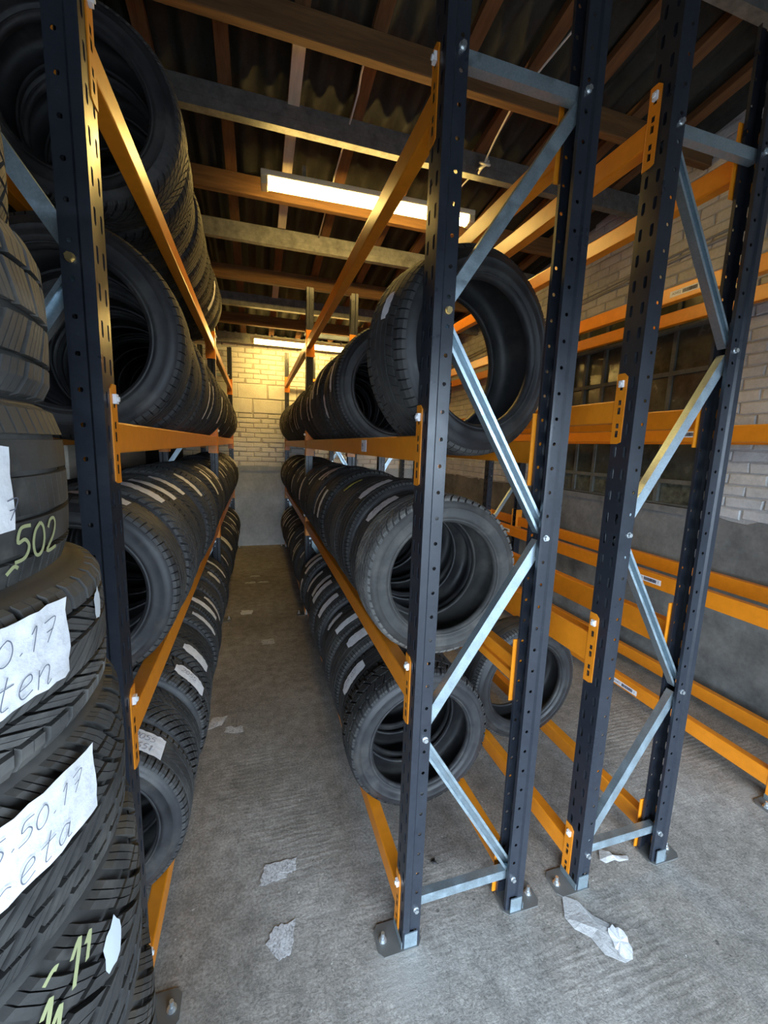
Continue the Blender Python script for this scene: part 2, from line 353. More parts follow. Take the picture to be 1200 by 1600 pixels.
sill = MB().box(-0.03, 0.10, WY0-oy-0.05, WY1-oy+0.05, -0.05, 0.0)
obj('window_sill', sill.me('window_sill', RENDER), win)
# conduit along the right wall above the window
mb = MB().tube([(XR-0.02, 1.5, 3.14), (XR-0.02, 3.0, 3.10), (XR-0.02, 4.6, 3.02), (XR-0.02, 6.9, 2.93)], 0.011, 8).tube([(XR-0.02, 1.5, 3.19), (XR-0.018, 6.9, 2.97)], 0.006, 6)
for yy in (2.0, 2.8, 3.6, 4.6, 5.8): mb.box(XR-0.034, XR-0.004, yy-0.012, yy+0.012, 3.14-0.035*(yy-1.5)-.03, 3.14-0.035*(yy-1.5)+.04)
obj('conduit', mb.me('conduit', PIPE, True), label='grey cable conduit clipped along the right wall above the window', cat='conduit')
# roof: sheets, rafters, timber beams and steel purlins
ceil = obj('ceiling', None, loc=(0,0,0), kind='structure', label='sloping corrugated sheet roof on timber and steel')
def sheet_me(w):
    mb = MB(); n = int(round(w/0.146*8)); ya, yb = YF-0.2, YB+0.15
    vs = []
    for k, (yy) in enumerate((ya, (ya+yb)/2, yb)):
        for i in range(n+1):
            x = w*i/n; vs.append((x, yy, 0.026*cos(2*pi*x/0.146)-KS*yy))
    fs = [(r_*(n+1)+i, r_*(n+1)+i+1, (r_+1)*(n+1)+i+1, (r_+1)*(n+1)+i) for r_ in range(2) for i in range(n)]
    mb.add(vs, fs); return mb.me('roof_sheet', ROOF, True)
SH = sheet_me(0.876+0.146)
x = XL2-0.3; k = 0
while x < XR+0.3:
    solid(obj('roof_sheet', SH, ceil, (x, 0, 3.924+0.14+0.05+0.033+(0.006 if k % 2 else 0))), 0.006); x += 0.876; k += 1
def slopebox(x0, x1, y0, y1, c0, c1):    # between two planes parallel to the roof
    v = [(x,y,roofz(y, c)) for c in (c0, c1) for x, y in ((x0,y0),(x1,y0),(x1,y1),(x0,y1))]
    return v, [(0,3,2,1),(4,5,6,7),(0,1,5,4),(1,2,6,5),(2,3,7,6),(3,0,4,7)]
C0 = 3.924
for x in (-0.92, -0.53, -0.14, 0.25, 0.64, 1.13, 1.52, 1.92, 2.32, 2.70):
    v, f = slopebox(x-0.037, x+0.037, YF, YB, C0+0.14, C0+0.185)
    obj('rafter', MB().add(v, f).me('rafter', RAFT), ceil)
for y0_, y1_ in ((2.50, 2.93), (3.02, 3.62), (3.70, 4.14), (4.90, 5.5)):
    v, f = slopebox(0.25-0.034, 0.25+0.034, y0_, y1_, C0+0.125, C0+0.141)
    obj('board', MB().add(v, f).me('board', BOARD), ceil, label='white painted board nailed under a rafter')
for yy in (0.05, 1.25, 2.43, 3.62, 4.92, 6.10):
    z = roofz(yy)
    bev(obj('timber_beam', MB().box(XL, XR, yy-0.028, yy+0.028, z+0.005, z+0.14).me('timber_beam', TIMB), ceil), 0.004, 1)
for yy in (0.45, 1.70, 2.96, 4.20, 5.53, 6.80):
    z = roofz(yy); h_ = 0.14; w_ = 0.058; t_ = 0.003; e_ = 0.018
    prof = [(0,0),(w_,0),(w_,e_),(w_-t_,e_),(w_-t_,t_),(t_,t_),(t_,h_-t_),(w_-t_,h_-t_),(w_-t_,h_-e_),(w_,h_-e_),(w_,h_),(0,h_)]
    mb = MB(); n_ = len(prof); vs_ = [(xx, yy-0.03+a, z+b_) for xx in (XL, XR) for a, b_ in prof]
    mb.add(vs_, [tuple(range(n_)), tuple(range(2*n_-1, n_-1, -1))]+[(i, n_+i, n_+(i+1)%n_, (i+1)%n_) for i in range(n_)])
    mb.box(XL, XR, yy-0.034, yy-0.030, z+0.055, z+0.085)
    obj('purlin', mb.me('purlin', PURLIN), ceil)
# ------------------------------------------------------------------ lamps
def lamp(cx, cy, cz, rz, label):
    t = obj('ceiling_light', None, None, (cx, cy, cz), (0, 0, rz), label, 'light', 'fluorescent lights under the roof')
    L = 0.79
    bd = MB().box(-L, L, -0.055, 0.055, 0.015, 0.055)
    bev(obj('housing', bd.me('housing', LBODY), t), 0.008)
    pr = [(-0.048, 0.018), (-0.046, -0.012), (-0.034, -0.030), (-0.012, -0.038), (0.012, -0.038), (0.034, -0.030), (0.046, -0.012), (0.048, 0.018)]
    mb = MB(); n_ = len(pr); vs_ = [(xx, a, b_) for xx in (-L+0.05, L-0.05) for a, b_ in pr]
    mb.add(vs_, [tuple(range(n_)), tuple(range(2*n_-1, n_-1, -1))]+[(i, n_+i, n_+(i+1)%n_, (i+1)%n_) for i in range(n_)])
    obj('diffuser', mb.me('diffuser', LAMPM), t, label='lit white diffuser')
    for s in (-1, 1):
        bev(obj('end_cap', MB().box(min(s*L, s*(L-0.05)), max(s*L, s*(L-0.05)), -0.053, 0.053, -0.036, 0.018).me('end_cap', LCAP), t), 0.008)
        gap = roofz(cy)-cz-0.055
        hh = MB().box(s*0.5-0.012, s*0.5+0.012, -0.02, 0.02, 0.054, 0.055+max(gap, 0.004)+0.04)
        obj('hanger', hh.me('hanger', PURLIN), t)
    return t
lamp(0.05+0.80, 3.255, 3.435, radians(-2.0), 'nearer lit fluorescent batten light under the roof above the aisle')
lamp(-0.05+0.80, 6.50, 3.10, 0, 'farther lit fluorescent batten light close to the far brick wall')
# ------------------------------------------------------------------ cables
def cable(pts, label, knot=None):
    mb = MB().tube(pts, 0.006, 6)
    o = obj('cable', mb.me('cable', CABLE, True), label=label, cat='cable')
    if knot:
        k = Vector(knot); mb = MB()
        for i in range(3):
            c = k+Vector((0, 0, 0)); ring = []
            for a in range(15):
                an = 2*pi*a/14; ring.append(c+Vector((0.03*cos(an)*(1-.2*i), 0.045*sin(an)+0.012*i, 0.03*sin(an+i))))
            mb.tube(ring, 0.009, 6)
        obj('knot', mb.me('knot', CABLE, True), o, label='white knotted loop in the cable')
    return o
CB = lambda x, y, c=3.995: (x, y, roofz(y, c))
cable([CB(1.57,1.8,4.04), CB(1.535,2.05), CB(1.50,2.3), CB(1.485,2.5), CB(1.50,2.7,3.975), CB(1.52,2.86,3.96), CB(1.49,2.97,3.95), CB(1.45,3.1,3.93), CB(1.43,3.25,3.76)], 'white cable with a knotted loop running to the nearer light', CB(1.525,2.87,3.955))
cable([CB(0.60,2.50,4.07), CB(0.592,2.62,4.04), CB(0.60,2.72,4.03), CB(0.595,2.95,4.03), CB(0.585,3.3,4.03), CB(0.58,3.85,4.03), CB(0.58,4.23,4.05)], 'thin white cable hanging beside a rafter above the aisle')

# ------------------------------------------------------------------ racks
H_UP, PITCH_H = 3.05, 0.075
def upright_mesh():
    mb = MB(); N = int(H_UP/PITCH_H)
    ws = [-0.04, -0.026, -0.014, 0.014, 0.026, 0.04]
    # web (x=0 plane) with two columns of slots
    for a, b_ in ((0,1),(2,3),(4,5)): mb.quad((0,ws[b_],0),(0,ws[a],0),(0,ws[a],H_UP),(0,ws[b_],H_UP))
    for c, off in ((1, 0.0), (3, 0.0)):
        y0_, y1_ = ws[c], ws[c+1]; z = 0
        for k in range(N):
            s0, s1 = k*PITCH_H+0.020+off, k*PITCH_H+0.056+off
            mb.quad((0,y1_,z),(0,y0_,z),(0,y0_,s0),(0,y1_,s0))
            cx_ = 0.003   # clipped slot corners
            mb.add([(0,y0_,s0),(0,y0_+cx_,s0),(0,y0_,s0+2*cx_)], [(2,1,0)]); mb.add([(0,y1_,s0),(0,y1_,s0+2*cx_),(0,y1_-cx_,s0)], [(2,1,0)])
            mb.add([(0,y0_,s1),(0,y0_,s1-cx_),(0,y0_+cx_,s1)], [(2,1,0)]); mb.add([(0,y1_,s1),(0,y1_-cx_,s1),(0,y1_,s1-cx_)], [(2,1,0)])
            z = s1
        mb.quad((0,y1_,z),(0,y0_,z),(0,y0_,H_UP),(0,y1_,H_UP))
    for s in (-1, 1):
        for (x0_, w0), (x1_, w1) in (((0,.04),(.021,.04)), ((.021,.04),(.027,.033)), ((.027,.033),(.033,.033)), ((.055,.033),(.062,.033)), ((.062,.033),(.062,.022))):
            q = [(x0_,s*w0,0),(x1_,s*w1,0),(x1_,s*w1,H_UP),(x0_,s*w0,H_UP)]
            mb.quad(*(q if s < 0 else q[::-1]))
        xc, hw, r = 0.044, 0.011, 0.0058; z = 0; yy = s*0.033
        def q4(z0_, z1_):
            q = [(xc-hw,yy,z0_),(xc+hw,yy,z0_),(xc+hw,yy,z1_),(xc-hw,yy,z1_)]; mb.quad(*(q if s < 0 else q[::-1]))
        for k in range(N):
            zc = k*PITCH_H+0.055
            q4(z, zc-hw); z = zc+hw
            out = [(xc+hw*a, yy, zc+hw*b_) for a, b_ in ((1,0),(1,1),(0,1),(-1,1),(-1,0),(-1,-1),(0,-1),(1,-1))]
            inn = [(xc+r*cos(pi/4*i), yy, zc+r*sin(pi/4*i)) for i in range(8)]
            fs = [(i,(i+1)%8,8+(i+1)%8,8+i) for i in range(8)]
            if s > 0: fs = [f[::-1] for f in fs]
            mb.add(out+inn, fs)
        q4(z, H_UP)
    me = mb.me('upright', POST)
    bm = bmesh.new(); bm.from_mesh(me); bmesh.ops.remove_doubles(bm, verts=bm.verts, dist=1e-5); bm.to_mesh(me); bm.free()
    return me
UP = upright_mesh()
PLATE = mat('dirty_steel_plate', (0.12,0.12,0.115), 0.6, 0.3)
def foot_mesh():
    r_ = [(-0.066,-0.050),(0.055,-0.050),(0.072,-0.03),(0.072,0.03),(0.055,0.050),(-0.066,0.050),(-0.082,0.032),(-0.082,-0.032)]
    return MB().prism(r_, 0, 0.005).me('base_plate', PLATE)
def bracket_mesh():
    mb = MB()
    for s in (-1, 1): mb.box(0.004, 0.05, s*0.0435-0.0018, s*0.0435+0.0018, 0.004, 0.062)
    return mb.box(-0.0055, -0.003, -0.043, 0.043, 0.004, 0.03).me('foot_bracket', ZINC)
BRACK = bracket_mesh()
FOOT = foot_mesh()
def anchor_mesh():
    return MB().cyl((0,0,0.004), (0,0,1), 0.014, 0.003, 12).cyl((0,0,0.007), (0,0,1), 0.010, 0.010, 6).cyl((0,0,0.016), (0,0,1), 0.006, 0.018, 10).me('anchor_bolt', BOLT)
ANCH = anchor_mesh()
BOLTM = MB().cyl((0,-0.004,0), (0,1,0), 0.010, 0.004, 12).cyl((0,-0.012,0), (0,1,0), 0.0075, 0.009, 6).me('bolt', BOLT)
BOLTB = MB().cyl((0,-0.004,0), (0,1,0), 0.010, 0.004, 12).cyl((0,-0.012,0), (0,1,0), 0.0085, 0.009, 6).me('bolt_brass', BRASS)
def chan(p0, p1, flip=1, w=0.036, d=0.028, t=0.003):
    """lipped channel brace from p0 to p1 in a frame's plane; the web faces -y or +y"""
    a = w/2; d *= flip; tt = t*flip
    prof = [(-a, -d/2), (a, -d/2), (a, d/2), (a-0.009, d/2), (a-0.009, d/2-tt), (a-t, d/2-tt), (a-t, -d/2+tt), (-a+t, -d/2+tt), (-a+t, d/2-tt), (-a+0.009, d/2-tt), (-a+0.009, d/2), (-a, d/2)]
    if flip < 0: prof = prof[::-1]
    return MB().sweep(prof, p0, p1, (0, 1, 0)).me('brace', ZINC)
PIN = None
def connector_mesh(zt, zb):
    """end plate: a slotted leg hooked on the upright's face and a leg closing the beam end; origin at the beam end's outer bottom edge, upright on the -y side"""
    mb = MB(); t = 0.004; y0_, y1_ = -0.040, 0.0
    # slotted leg in x=-t plane
    hs = [(zb+0.022, zb+0.044), (zb+0.052, zb+0.068), (zb+0.098, zb+0.120), (zb+0.128, zb+0.144), (zb+0.176, zb+0.198)]
    ya, yb = -0.026, -0.015
    for x_ in (-t, 0.0):
        mb.quad((x_,y0_,zb+0.006),(x_,ya,zb),(x_,ya,zt),(x_,y0_,zt-0.012)); mb.quad((x_,yb,zb),(x_,y1_,zb),(x_,y1_,zt),(x_,yb,zt))
        z = zb
        for s0, s1 in hs: mb.quad((x_,ya,z),(x_,yb,z),(x_,yb,s0),(x_,ya,s0)); z = s1
        mb.quad((x_,ya,z),(x_,yb,z),(x_,yb,zt),(x_,ya,zt))
    mb.quad((-t,y0_,zb+0.006),(-t,y0_,zt-0.012),(0,y0_,zt-0.012),(0,y0_,zb+0.006))
    mb.quad((-t,y0_,zt-0.012),(-t,ya,zt),(0,ya,zt),(0,y0_,zt-0.012)); mb.quad((-t,ya,zt),(-t,y1_,zt),(0,y1_,zt),(0,ya,zt))
    mb.quad((-t,y0_,zb+0.006),(0,y0_,zb+0.006),(0,ya,zb),(-t,ya,zb)); mb.quad((-t,ya,zb),(0,ya,zb),(0,y1_,zb),(-t,y1_,zb))
    # return leg with a rounded corner
    pr = [(-t,-0.001),(-t+0.0012,0.0022),(0.001,0.004),(0.074,0.004),(0.074,0.0),(0.0,0.0)]
    mb.prism(pr[::-1], zb, zt)
    return mb.me('beam_connector', ORANGE)
CONN = {}
PINM = MB().box(-0.012, -0.003, -0.030, -0.014, 0.0, 0.022).cyl((-0.012,-0.022,0.011), (-1,0,0), 0.006, 0.004, 8).me('locking_pin', PINW)
def beam(rack, x, out, z0, z1, ya, yb, ledge=False, up=0.085, dn=0.070, pins=(True, False)):
    """x: upright face; out: -1 when the face looks to -x, +1 when it looks to +x"""
    h_ = z1-z0; L = yb-ya; d = 0.047
    mb = MB()
    if ledge:
        pr = [(0,0),(d+0.02,0),(d+0.02,h_*0.42),(d,h_*0.42),(d,h_),(0,h_)]
    else: pr = [(0,0),(d,0),(d,h_),(0,h_)]
    n_ = len(pr); s = -out
    vs_ = [(s*a, yy, b_) for yy in (0.003, L-0.003) for a, b_ in pr]
    fs = [tuple(range(n_)), tuple(range(2*n_-1, n_-1, -1))]+[(i, n_+i, n_+(i+1)%n_, (i+1)%n_) for i in range(n_)]
    if s < 0: fs = [f[::-1] for f in fs]
    o = bev(obj('beam', mb.add(vs_, fs).me('beam', ORANGE), rack, (x, ya, z0)), 0.005, 2)
    o.data.name = 'beam'
    key = (round(h_+up, 3), round(-dn, 3))
    if key not in CONN: CONN[key] = connector_mesh(*key)
    for end in (0, 1):
        c = obj('beam_connector', CONN[key], o, (0, 0 if end == 0 else L, 0))
        c.scale = (s, 1 if end == 0 else -1, 1)
        if pins[end] or True:
            p_ = obj('locking_pin', PINM, o, (0, 0 if end == 0 else L, h_+up-0.045)); p_.scale = (s, 1 if end == 0 else -1, 1)
    return o
def frame(rack, xa, xb, yc, zs, brass=False, start=0, flips=(-1,1,-1,1)):
    """two uprights with a zigzag of braces between them"""
    for x, rz in ((xa, 0), (xb, pi)):
        u = solid(obj('upright', UP, rack, (x, yc, 0), (0, 0, rz)), 0.0024)
        obj('base_plate', FOOT, u)
        obj('foot_bracket', BRACK, u)
        obj('anchor_bolt', ANCH, u, (-0.058, 0.0, 0))
        for i, z in enumerate(zs):
            if 0 < i < len(zs)-1 and ((i+start) % 2 == 1) != (rz == 0): continue
            obj('bolt', BOLTB if (brass and abs(z-2.06) < 0.1) else BOLTM, u, (0.044, -0.0342 if rz == 0 else 0.0342, z), (0, 0, rz))
    ia, ib = xa+0.043, xb-0.043
    obj('brace', chan((ia, yc, zs[0]), (ib, yc, zs[0])), rack)
    obj('brace', chan((ia, yc, zs[-1]), (ib, yc, zs[-1])), rack)
    for i in range(len(zs)-1):
        l = (i+start) % 2 == 0      # from right-low to left-high when even
        p0 = (ib, yc, zs[i]+0.02) if l else (ia, yc, zs[i]+0.02)
        p1 = (ia, yc, zs[i+1]-0.02) if l else (ib, yc, zs[i+1]-0.02)
        obj('brace', chan(p0, p1, flips[i % 4]), rack)
def rack(name, label, xa, xb, ys, levels, zs, start=0, ledge=False, flips=(-1,1,-1,1), up=0.085, dn=0.07, brass=True):
    t = obj(name, None, None, (0,0,0), None, label, 'rack', 'orange and blue steel racks')
    for yc in ys: frame(t, xa, xb, yc, zs, brass, start, flips)
    bs = []
    for k in range(len(ys)-1):
        for li, (z0, z1) in enumerate(levels):
            ya, yb = ys[k]+0.040, ys[k+1]-0.040
            f_ = beam(t, xa, -1, z0, z1, ya, yb, False, up, dn)
            b_ = beam(t, xb, 1, z0, z1, ya, yb, ledge and li in ledge, up, dn)
            bs.append((k, li, f_, b_))
    return t, bs
YS = (1.125, 4.03, 6.90)
ZS = (0.14, 0.775, 1.41, 2.045, 2.655)
LA = [(0.075, 0.150), (0.875, 0.950), (1.640, 1.715), (2.530, 2.605)]
LB = [(0.075, 0.150), (0.915, 1.025), (1.785, 1.860), (2.620, 2.695)]
LC = [(0.070, 0.155), (0.845, 0.940), (1.765, 1.855), (2.600, 2.690)]
LL = [(0.075, 0.150), (0.880, 0.955), (1.642, 1.717), (2.440, 2.510)]
RA, BA = rack('tyre_rack', 'steel rack filled with three tiers of tyres, on right of the aisle', 0.455, 0.922, YS, LA, ZS, 0, (1,))
RB, BB = rack('tyre_rack', 'nearly empty steel rack standing right behind the full rack right of the aisle', 1.170, 1.622, YS, LB, ZS, 1, (), (1,-1,1,-1), brass=False)
RC, BC = rack('tyre_rack', 'empty steel rack with white beam stickers against the right wall', 2.42, 2.885, tuple(y+0.03 for y in YS), LC, ZS, 0)
RL, BL = rack('tyre_rack', 'steel rack filled with four tiers of tyres, on left of the aisle', -0.78, -0.317, YS, LL, ZS, 1, (1,))
# beam stickers
def text_mesh(txt, size, m, name='lettering'):
    cu = bpy.data.curves.new('t', 'FONT'); cu.body = txt; cu.size = size; cu.align_x = 'CENTER'; cu.align_y = 'CENTER'; cu.resolution_u = 2
    o = bpy.data.objects.new('t', cu); COL.objects.link(o); bpy.context.view_layer.update()
    me = bpy.data.meshes.new_from_object(o.evaluated_get(bpy.context.evaluated_depsgraph_get()))
    bpy.data.objects.remove(o); me.name = name; me.materials.clear(); me.materials.append(m); return me
def sticker(beamo, y, z, w, h_, kind):
    st = obj('sticker', MB().box(-0.0008, 0.0, -w/2, w/2, -h_/2, h_/2).me('sticker', STICK), beamo, (-0.0002, y, z), None, 'white printed beam sticker')
    R_ = (pi/2, 0, -pi/2)      # text reading along -y when seen from -x
    if kind == 'code':
        obj('lettering', text_mesh('A0402', h_*0.62, INK), st, (-0.0014, w*0.29, 0), R_)
        r = random.Random(int(y*100)); mb = MB(); yy = w*0.10
        while yy > -w*0.34:
            t = r.uniform(0.0012, 0.0035); mb.box(-0.0016, -0.0006, yy-t, yy, -h_*0.30, h_*0.30); yy -= t+r.uniform(0.001, 0.0025)
        obj('barcode', mb.me('barcode', INK), st)
        obj('lettering', text_mesh('1', h_*0.78, INK), st, (-0.0014, -w*0.41, 0), R_)
    else:
        mb = MB(); mb.box(-0.0016, -0.0006, 0.012, 0.030, -0.004, 0.012).box(-0.0016, -0.0006, 0.016, 0.024, -0.015, -0.006)
        obj('printing', mb.me('printing', INKL), st)
    return st
for k, li, f_, b_ in BC:
    if k == 0:
        yy = {0: 0.86, 1: 0.80, 2: 0.66, 3: 0.80}[li]
        sticker(f_, yy, 0.045 if li else 0.030, 0.20, 0.034, 'code')
        if li == 1: sticker(f_, 2.45, 0.045, 0.20, 0.034, 'code')
for k, li, f_, b_ in BA:
    if k == 0 and li == 2: sticker(f_, 0.63, 0.040, 0.085, 0.050, 'tag')

# ------------------------------------------------------------------ tyres
R0, W0, RT = 0.315, 0.215, 0.0085          # radius, section width, tread depth
TW = 0.090                                  # half tread width
def crown(w):                               # outer radius at width w
    a = abs(w)/TW
    return R0-0.0045*a*a-(0.020*((a-0.9)/0.18)**2 if a > 0.9 else 0)
def casing_mesh(name, m):
    half = [(R0-RT-0.0005, 0.0), (R0-RT-0.0025, 0.045), (R0-RT-0.0055, 0.083), (R0-0.021, 0.0955), (R0-0.034, 0.1012), (0.270, 0.1050), (0.2690, 0.1065), (0.2655, 0.1065), (0.2645, 0.1058),
            (0.252, 0.1072), (0.244, 0.1070), (0.240, 0.1080), (0.236, 0.1065), (0.229, 0.1000), (0.2265, 0.1012), (0.2235, 0.1000), (0.2225, 0.0960), (0.2185, 0.0935), (0.2145, 0.0880), (0.2130, 0.0800), (0.2150, 0.0730), (0.2210, 0.0715),
            (0.233, 0.083), (0.255, 0.091), (0.278, 0.086), (0.290, 0.070), (0.2955, 0.040), (0.2965, 0.0)]
    prof = half+[(r, -w) for r, w in half[-2:0:-1]]
    NS = 84; n = len(prof); vs = []; fs = []
    for k in range(NS):
        a = 2*pi*k/NS
        for r, w in prof: vs.append((r*cos(a), w, r*sin(a)))
    for k in range(NS):
        k2 = (k+1) % NS
        for i in range(n):
            j = (i+1) % n; fs.append((k*n+i, k2*n+i, k2*n+j, k*n+j))
    me = mesh(name, vs, fs, True); me.materials.append(m); me.set_sharp_from_angle(angle=radians(50)) if hasattr(me, 'set_sharp_from_angle') else None
    return me
class Tread:
    def __init__(s, n): s.n = n; s.p = 2*pi/n; s.v = []; s.f = []
    def block(s, k, us, th, frac, sipes=0, depth=RT, drop=0.0):
        """us: list of u stations (-1..1 of the half tread width); th(u): angle in pitches; frac: filled share of the pitch"""
        m = sipes+1; sg = 0.035
        for q in range(m):
            a0 = (frac/m)*q+(sg/2 if q else 0); a1 = (frac/m)*(q+1)-(sg/2 if q < m-1 else 0)
            o = len(s.v); ns = len(us)
            for u in us:
                w = u*TW; r = crown(w)-drop; rb = r-depth; t0 = (k+th(u)+a0)*s.p; t1 = (k+th(u)+a1)*s.p
                for t_ in (t0, t1):
                    s.v.append((r*cos(t_), w, r*sin(t_)))
                for t_ in (t0, t1):
                    s.v.append((rb*cos(t_), w, rb*sin(t_)))
            for i in range(ns-1):
                b0, b1 = o+4*i, o+4*(i+1)
                s.f += [(b0, b0+1, b1+1, b1), (b0, b1, b1+2, b0+2), (b0+1, b0+3, b1+3, b1+1)]
            e = o+4*(ns-1); s.f += [(o, o+2, o+3, o+1), (e, e+1, e+3, e+2)]
    def me(s, name, m):
        me = mesh(name, s.v, s.f); me.materials.append(m); return me
def tread_summer(m):
    T = Tread(72)
    for k in range(72):
        for sg in (-1, 1):
            T.block(k, [sg*u for u in (0.66, 0.85, 1.0, 1.10)], lambda u: 0.25*abs(u), 0.86)
            T.block(k, [sg*u for u in (0.30, 0.45, 0.60)], lambda u: sg*1.2*u, 0.93)
            T.block(k, [sg*u for u in (0.02, 0.24)], lambda u: 0, 1.0)
    return T.me('tread_summer', m)
def tread_winter(m, n=60):
    T = Tread(n)
    for k in range(n):
        for sg in (-1, 1):
            c = lambda u, sg=sg: (0.5 if sg > 0 else 0)+2.6*abs(u)**0.75
            T.block(k, [sg*u for u in (0.04, 0.18, 0.34)], c, 0.76, 1)
            T.block(k, [sg*u for u in (0.41, 0.52, 0.64)], c, 0.76, 2)
            T.block(k, [sg*u for u in (0.70, 0.85, 1.0, 1.12)], c, 0.70, 2)
    return T.me('tread_winter', m)
def tread_season(m, n=66):
    T = Tread(n)
    for k in range(n):
        T.block(k, [-1.11, -1.0, -0.85, -0.68], lambda u: 0.2, 0.78, 1)
        T.block(k, [-0.60, -0.45, -0.30], lambda u: 1.5*(u+0.45)/0.3, 0.80, 1)
        T.block(k, [-0.23, 0.0, 0.20], lambda u: -0.9*u/0.2+0.4, 0.84, 1)
        T.block(k, [0.27, 0.45, 0.60], lambda u: 1.4*(u-0.45)/0.3, 0.80, 1)
        T.block(k, [0.68, 0.85, 1.0, 1.11], lambda u: 0.6, 0.78, 1)
    return T.me('tread_season', m)
def tread_rib(m):
    n = 110; T = Tread(n)
    for k in range(n):
        T.block(k, [-1.10, -1.0, -0.72], lambda u: 0.4*u, 0.80)
        for a, b_, fr in ((-0.64, -0.28, 1.0), (-0.21, 0.22, 0.94), (0.29, 0.64, 1.0)): T.block(k, [a, (a+b_)/2, b_], lambda u: 0.9*u, fr)
        T.block(k, [0.71, 1.0, 1.10], lambda u: 0.4*u, 0.80)
    return T.me('tread_rib', m)
def tread_chunky(m):
    n = 40; T = Tread(n)
    for k in range(n):
        for sg in (-1, 1):
            hb = (0.5 if sg > 0 else 0)
            T.block(k, [sg*u for u in (0.60, 0.80, 1.0, 1.14)], lambda u: hb+0.5*abs(u), 0.78, 2)
            T.block(k, [sg*u for u in (0.06, 0.28, 0.52)], lambda u: hb+1.0*abs(u), 0.80, 3)
    return T.me('tread_chunky', m)
CAS = casing_mesh('tyre', RUB_WALL); CASG = casing_mesh('dusty_tyre', RUB_GREYW)
TREADS = [tread_summer(RUB_TREAD), tread_winter(RUB_TREAD), tread_season(RUB_TREAD), tread_rib(RUB_TREAD), tread_chunky(RUB_TREAD)]
TREAD_GREY = tread_winter(RUB_GREY, 62)
TREADS_WORN = [tread_rib(RUB_WORN), tread_season(RUB_WORN, 56), tread_chunky(RUB_WORN), tread_winter(RUB_WORN, 50), tread_summer(RUB_WORN), tread_winter(RUB_WORN, 38)]

def patch(w0, w1, arc, rad, seed, ragged=0.25, rows=2, cols=14, lift=0.0012):
    """paper strip lying on the tread: width w0..w1 (along the axis), arc (rad) around it, centred on angle 0"""
    r = random.Random(seed); vs = []; fs = []
    for i in range(cols+1):
        a = -arc/2+arc*i/cols; e = 1.0
        t = min(i, cols-i)/cols
        k0, k1 = (r.uniform(0, ragged), r.uniform(0, ragged)) if t < 0.10 else (r.uniform(0, 0.06), r.uniform(0, 0.06))
        cw, hw = (w0+w1)/2, (w1-w0)/2
        for s_, kk in ((-1, k0), (0, 0), (1, k1)):
            ww = cw+s_*hw*(1-kk); rr_ = max(crown(ww), R0-0.006)+lift+r.uniform(0, 0.0022)
            vs.append((rr_*cos(a), ww, rr_*sin(a)))
    for i in range(cols):
        for j in range(2): b_ = 3*i+j; fs.append((b_, b_+1, b_+4, b_+3))
    return mesh('paper_tag', vs, fs, True)
TAGS = []
for i in range(10):
    r = random.Random(100+i); hw = r.uniform(0.022, 0.038); c = r.uniform(-0.03, 0.03)
    me = patch(c-hw, c+hw, r.uniform(0.42, 0.70), R0, i, r.choice((0.1, 0.3, 0.6))); me.materials.append(PAPER); TAGS.append(me)
TAGY = patch(-0.03, 0.0, 0.40, R0, 77, 0.3); TAGY.materials.append(YTAG)
TAGNAR = patch(-0.022, 0.014, 0.26, R0, 83, 0.5, cols=12); TAGNAR.materials.append(PAPER)
TAGBIG = patch(-0.062, 0.036, 0.52, R0, 79, 0.25, cols=18); TAGBIG.materials.append(PAPER)
TAGMED = patch(-0.042, 0.036, 0.55, R0, 81, 0.5, cols=16); TAGMED.materials.append(PAPER)

# handwriting: strokes in a unit cell (x 0..0.7, y 0..1)
GL = {'0': [[(.35,1),(.12,.8),(.05,.45),(.15,.1),(.35,0),(.55,.15),(.62,.5),(.52,.85),(.35,1)]],
      '1': [[(.2,.75),(.4,1),(.36,0)]], '2': [[(.08,.75),(.2,.98),(.45,1),(.58,.78),(.45,.45),(.05,.02),(.65,.04)]],
      '5': [[(.62,1),(.2,.98),(.12,.58),(.4,.62),(.6,.38),(.45,.08),(.05,.02)]], '7': [[(.03,.95),(.62,1),(.3,.05)],[(.2,.5),(.55,.55)]],
      '6': [[(.5,1),(.18,.6),(.08,.2),(.3,0),(.55,.15),(.5,.42),(.12,.3)]], '9': [[(.55,.8),(.3,1),(.1,.75),(.3,.52),(.56,.78),(.5,0)]],
      '.': [[(.2,.12),(.3,.2)]], '-': [[(.0,.3),(.3,.5),(.5,.4)]], '/': [[(.1,0),(.6,1)]],
      't': [[(.35,1.1),(.25,.1),(.5,.05)],[(.0,.7),(.6,.75)]], 'e': [[(.08,.35),(.5,.5),(.45,.75),(.2,.68),(.08,.3),(.25,.02),(.6,.15)]],
      'n': [[(.05,.7),(.08,0)],[(.08,.45),(.3,.72),(.5,.6),(.48,.0),(.65,.1)]], 'r': [[(.05,.7),(.1,0)],[(.1,.4),(.3,.7),(.5,.68)]],
      'a': [[(.5,.6),(.25,.7),(.05,.35),(.2,.03),(.45,.25),(.52,.65),(.5,.1),(.68,.08)]]}
def strokes(txt, x, y, size, gap=0.75):
    out = []
    for ch in txt:
        for st in GL.get(ch, []): out.append([(x+size*(px+0.22*py), y+size*py) for px, py in st])
        x += size*(0.45 if ch == '.' else gap)
    return out
